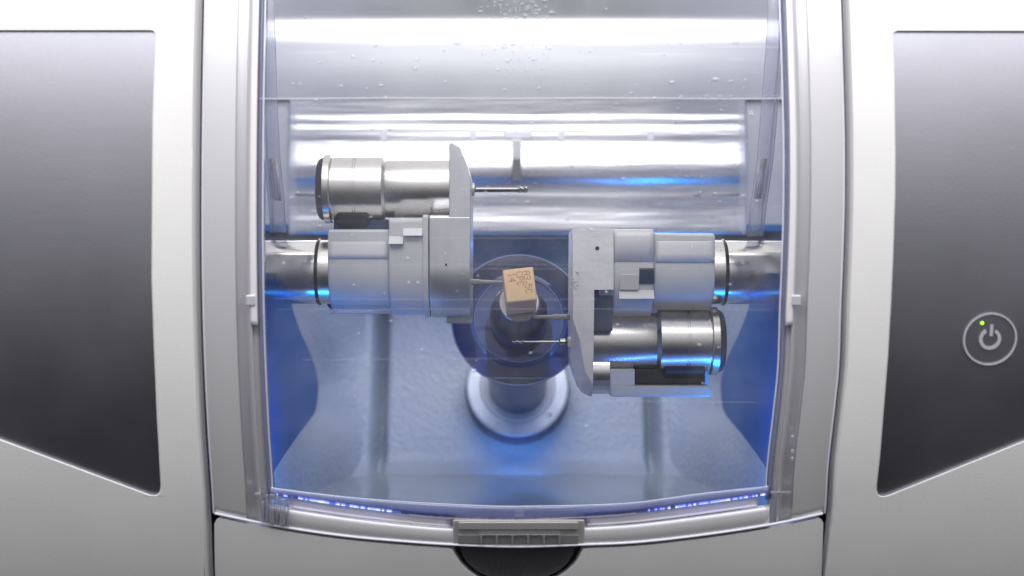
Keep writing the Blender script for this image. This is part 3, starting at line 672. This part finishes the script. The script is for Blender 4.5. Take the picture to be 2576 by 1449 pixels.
# ---- right unit
ru = thing('milling_spindle_unit', 'right spindle unit, steel motor slung below its white sleeve and bright bracket', 'spindle unit', (X(1640), 0, Z(685)), group='milling spindle units facing the block')
cyl(1822, 2070, .80, 685, 'arm_shaft', 'shaft', ru); cyl(1785, 1817, .81, 685, 'arm_shaft_end', 'steel', ru)
G().lathe([(-.045, .78), (-.03, .83), (0, .845), (.03, .83), (.045, .78)], (X(1818), 0, Z(685)), (1, 0, 0), 80).make('o_ring', 'oring', ru)
ubody(1636, 1786, 589, 780, .93, 'sleeve', 'white', ru, taper=-.03)
ubody(1535.5, 1634, 581, 800, 1.13, 'sleeve', 'white', ru)
ubody(1500, 1534.5, 581, 800, 1.16, 'spindle_block', 'alu', ru, bev=.03)
G().box(X(1536), X(1790), .55, 1.45, Z(995), Z(880)).make('rear_cover', 'white', ru, bevel=.06)
G().box(X(1531), X(1781), -.62, .6, Z(994), Z(966)).make('rear_cover', 'white', ru, bevel=.05)
G().box(X(1531), X(1592), -.60, .5, Z(969), Z(925)).make('rear_cover', 'white', ru, bevel=.03)
G().box(X(1593), X(1770), -.3, .5, Z(965), Z(925)).make('cover_recess', 'rubber', ru, bevel=.05)
G().lathe([(0, .28), (.04, .33), (.98, .33), (1.02, .28)], (X(1665), -.2, Z(917)), (1, 0, 0), 32).make('cable_boot', 'rubber', ru)
lid = G(); sec = [(-.965, Z(661)), (-.965, Z(640)), (-.95, Z(617)), (-.90, Z(598)), (-.80, Z(590)), (.5, Z(588))]
lid.grid(lambda x, q: (x, q[0]*(1-.0*x), q[1]), frange(X(1640), X(1784), 12), sec).make('sleeve_lid', 'lid', ru, smooth=60, solid=.03)
lid = G(); sec = [(-1.15, Z(660)), (-1.15, Z(600)), (-1.13, Z(588)), (-1.0, Z(580.5)), (.5, Z(580))]
lid.grid(lambda x, q: (x, q[0], q[1]), frange(X(1537), X(1633), 8), sec).make('sleeve_lid', 'lid', ru, smooth=60, solid=.02)
G().box(X(1550), X(1597), -1.15, -1.0, Z(729), Z(691)).make('sleeve_step', 'rail_dark', ru, bevel=.008)  # these sleeve steps are white plastic, their shade put into the colour
G().box(X(1598), X(1635), -1.145, -1.0, Z(714), Z(676)).make('sleeve_step', 'darksteel', ru, bevel=.008)
wedge(1549, 1634, 729, 750, -1.06, .16, 'sleeve_step', 'lid', ru)
cyl(1486, 1532, .58, 933, 'bracket_stub', 'shaft', ru)
G().box(X(1488), X(1534), -1.0, .9, Z(830), Z(722)).make('bracket_web', 'darksteel', ru, bevel=.02)
bo = [(1435, 584), (1438, 580.5), (1535, 580.5), (1535, 729), (1488, 729), (1487, 830), (1486, 900), (1485, 991), (1477, 991), (1456, 979), (1434, 915), (1433.5, 860), (1433.5, 800)]
fo = [(1435, 584), (1438, 580.5), (1535, 580.5), (1535, 729), (1488, 729), (1487, 830), (1486, 900), (1484, 965), (1478, 948), (1466, 928), (1461, 900), (1452, 850), (1436, 800)]
f3 = [(X(a), -1.22, Z(b)) for a, b in fo]; m3 = [(X(a), -.80, Z(b)) for a, b in bo]; r3 = [(X(a), 1.1, Z(b)) for a, b in bo]; n = len(bo)
make('motor_holder', f3+m3+r3, [tuple(range(n)), tuple(range(2*n, 3*n))[::-1]]+[(k*n+i, k*n+(i+1) % n, (k+1)*n+(i+1) % n, (k+1)*n+i) for k in (0, 1) for i in range(n)], 'alu2', ru, smooth=20, bevel=.01)
G().lathe([(0, .05), (.012, .05), (.012, .025), (.0, .02)], (X(1495), -1.22, Z(628)), (0, -1, 0), 20).make('screw_hole', 'darksteel', ru)
motor(ru, 858, 'rubber', -1, (1821, 1803, 1782, 1729, 1657, 1647, 1488))
# chalky deposits on the bracket corner
g = G()
for k in range(26):
    a = (X(random.gauss(1443, 6)), -1.225, Z(random.gauss(718, 13))); r = random.uniform(.008, .03)
    g.lathe([(0, r), (.006, r*.8), (.010, r*.3)], a, (0, -1, 0), 7)
for k in range(30):
    a = (X(1434.5), random.uniform(-1.2, -.9), Z(random.uniform(590, 930))); r = random.uniform(.008, .02)
    g.lathe([(0, r), (.02, r*.6)], a, (-1, 0, 0), 6)
tag(g.make('chalk_deposit', 'clamp', ru), 'chalky deposit on the bracket edge', kind='stuff')

# ------------------------------------------------------------------ BURS
BG = 'milling burs held by the spindles'
def prof_px(lst, s=1): return [((a-lst[0][0])/100, r/100) for a, r in lst]
def bur(label, pyc, parts, y=0, tip_s=1):
    x0 = parts[0][2][0][0]; t = thing('milling_bur', label, 'milling bur', (X(x0), y, Z(pyc)), BG)
    for nm, m, lst in parts: G().lathe([((a-lst[0][0])/100, r/100) for a, r in lst], (X(lst[0][0]), y, Z(pyc)), (1, 0, 0), 24).make(nm, m, t)
    return t
def flutes(par, px0, px1, r, pyc, turns, m, y=0, n=2, pinch=0):
    g = G(); seg = 28; st = 40; v = []; f = []
    for i in range(st+1):
        t = i/st; x = lerp(X(px0), X(px1), t); rr = r*math.sqrt(max(.02, 1-max(0, (t-.82)/.18)**2)) if pinch == 0 else r*(.35+.65*min(1, (1-t)*2.2))
        for k in range(seg):
            a = 2*math.pi*k/seg; q = a-turns*2*math.pi*t
            cut = .60+.40*abs(math.cos(n*q/2))**.5
            v.append((x, y+rr*cut*math.cos(a), Z(pyc)+rr*cut*math.sin(a)))
    for i in range(st):
        for k in range(seg): f.append((i*seg+k, i*seg+(k+1) % seg, (i+1)*seg+(k+1) % seg, (i+1)*seg+k))
    f += [tuple(range(seg)), tuple(st*seg+k for k in range(seg))]
    g.add(v, f).make('cutting_tip', m, par, smooth=50)
b1 = bur('dark fluted ball-nosed bur sticking out of the upper left motor', 477, [('collet_nut', 'clamp', [(1187, 15), (1188.5, 16), (1193, 16), (1194, 14)]), ('colour_band', 'greenband', [(1194, 7.5), (1196.5, 7.5), (1197, 6.5)]), ('shank', 'bur', [(1196, 6), (1206, 6.6), (1302, 6.4)])])
flutes(b1, 1301, 1330, .088, 476, 1.1, 'bur')
b2 = bur('stepped gritty bur under the left bracket, touching the peach block', 710, [('collar', 'grit', [(1186, 7.5), (1210, 7), (1211, 5.8)]), ('shank', 'grit', [(1210, 5.6), (1236, 5.2), (1237.5, 4.0)]), ('cutting_tip', 'grit', [(1237, 3.9), (1268, 3.6), (1275, 2.0)])], y=-.35)
b3 = bur('thick gritty bur from the right bracket, just under the peach block', 797, [('cutting_tip', 'grit', [(1338, 1.5), (1342, 4.5), (1390, 5.2)]), ('shank', 'grit', [(1389, 5.6), (1392, 6.6), (1434, 6.8)]), ('collar', 'grit', [(1425.5, 9), (1427, 13), (1428.5, 9)])], y=-.3)
b4 = bur('thin bright twist drill with green band, lowest on the right bracket', 858, [('shank', 'burs', [(1318, 2.6), (1405, 2.4), (1408, 5)]), ('colour_collar', 'burs', [(1407, 6), (1408, 7.4), (1420, 7.4)]), ('colour_band', 'greenband', [(1420, 7.2), (1425.5, 7.2)])], y=-.45)
G().box(X(1425), X(1440), -.72, -.2, Z(872), Z(846)).make('collet_nut', 'clamp', b4, bevel=.03)
G().box(X(1430), X(1441), -.6, -.3, Z(902), Z(873)).make('collet_tongue', 'clamp', b4, bevel=.01)
g = G()
for i in range(3): pass
def flutes_left(par, px0, px1, r, pyc, turns, m, y):
    g = G(); seg = 20; st = 48; v = []; f = []
    for i in range(st+1):
        t = i/st; x = lerp(X(px1), X(px0), t); rr = r*(.85 if t < .8 else lerp(.85, .15, (t-.8)/.2))
        for k in range(seg):
            a = 2*math.pi*k/seg; q = a-turns*2*math.pi*t; cut = .38+.75*max(0, math.cos(q))**1.5
            v.append((x, y+rr*cut*math.cos(a), Z(pyc)+rr*cut*math.sin(a)))
    for i in range(st):
        for k in range(seg): f.append((i*seg+k, i*seg+(k+1) % seg, (i+1)*seg+(k+1) % seg, (i+1)*seg+k))
    f += [tuple(range(seg)), tuple(st*seg+k for k in range(seg))]
    g.add(v, f).make('cutting_tip', m, par, smooth=50)
flutes_left(b4, 1288, 1320, .055, 858, 2.2, 'burs', -.45)
for o in bpy.data.objects:
    if '_w' in o: del o['_w']
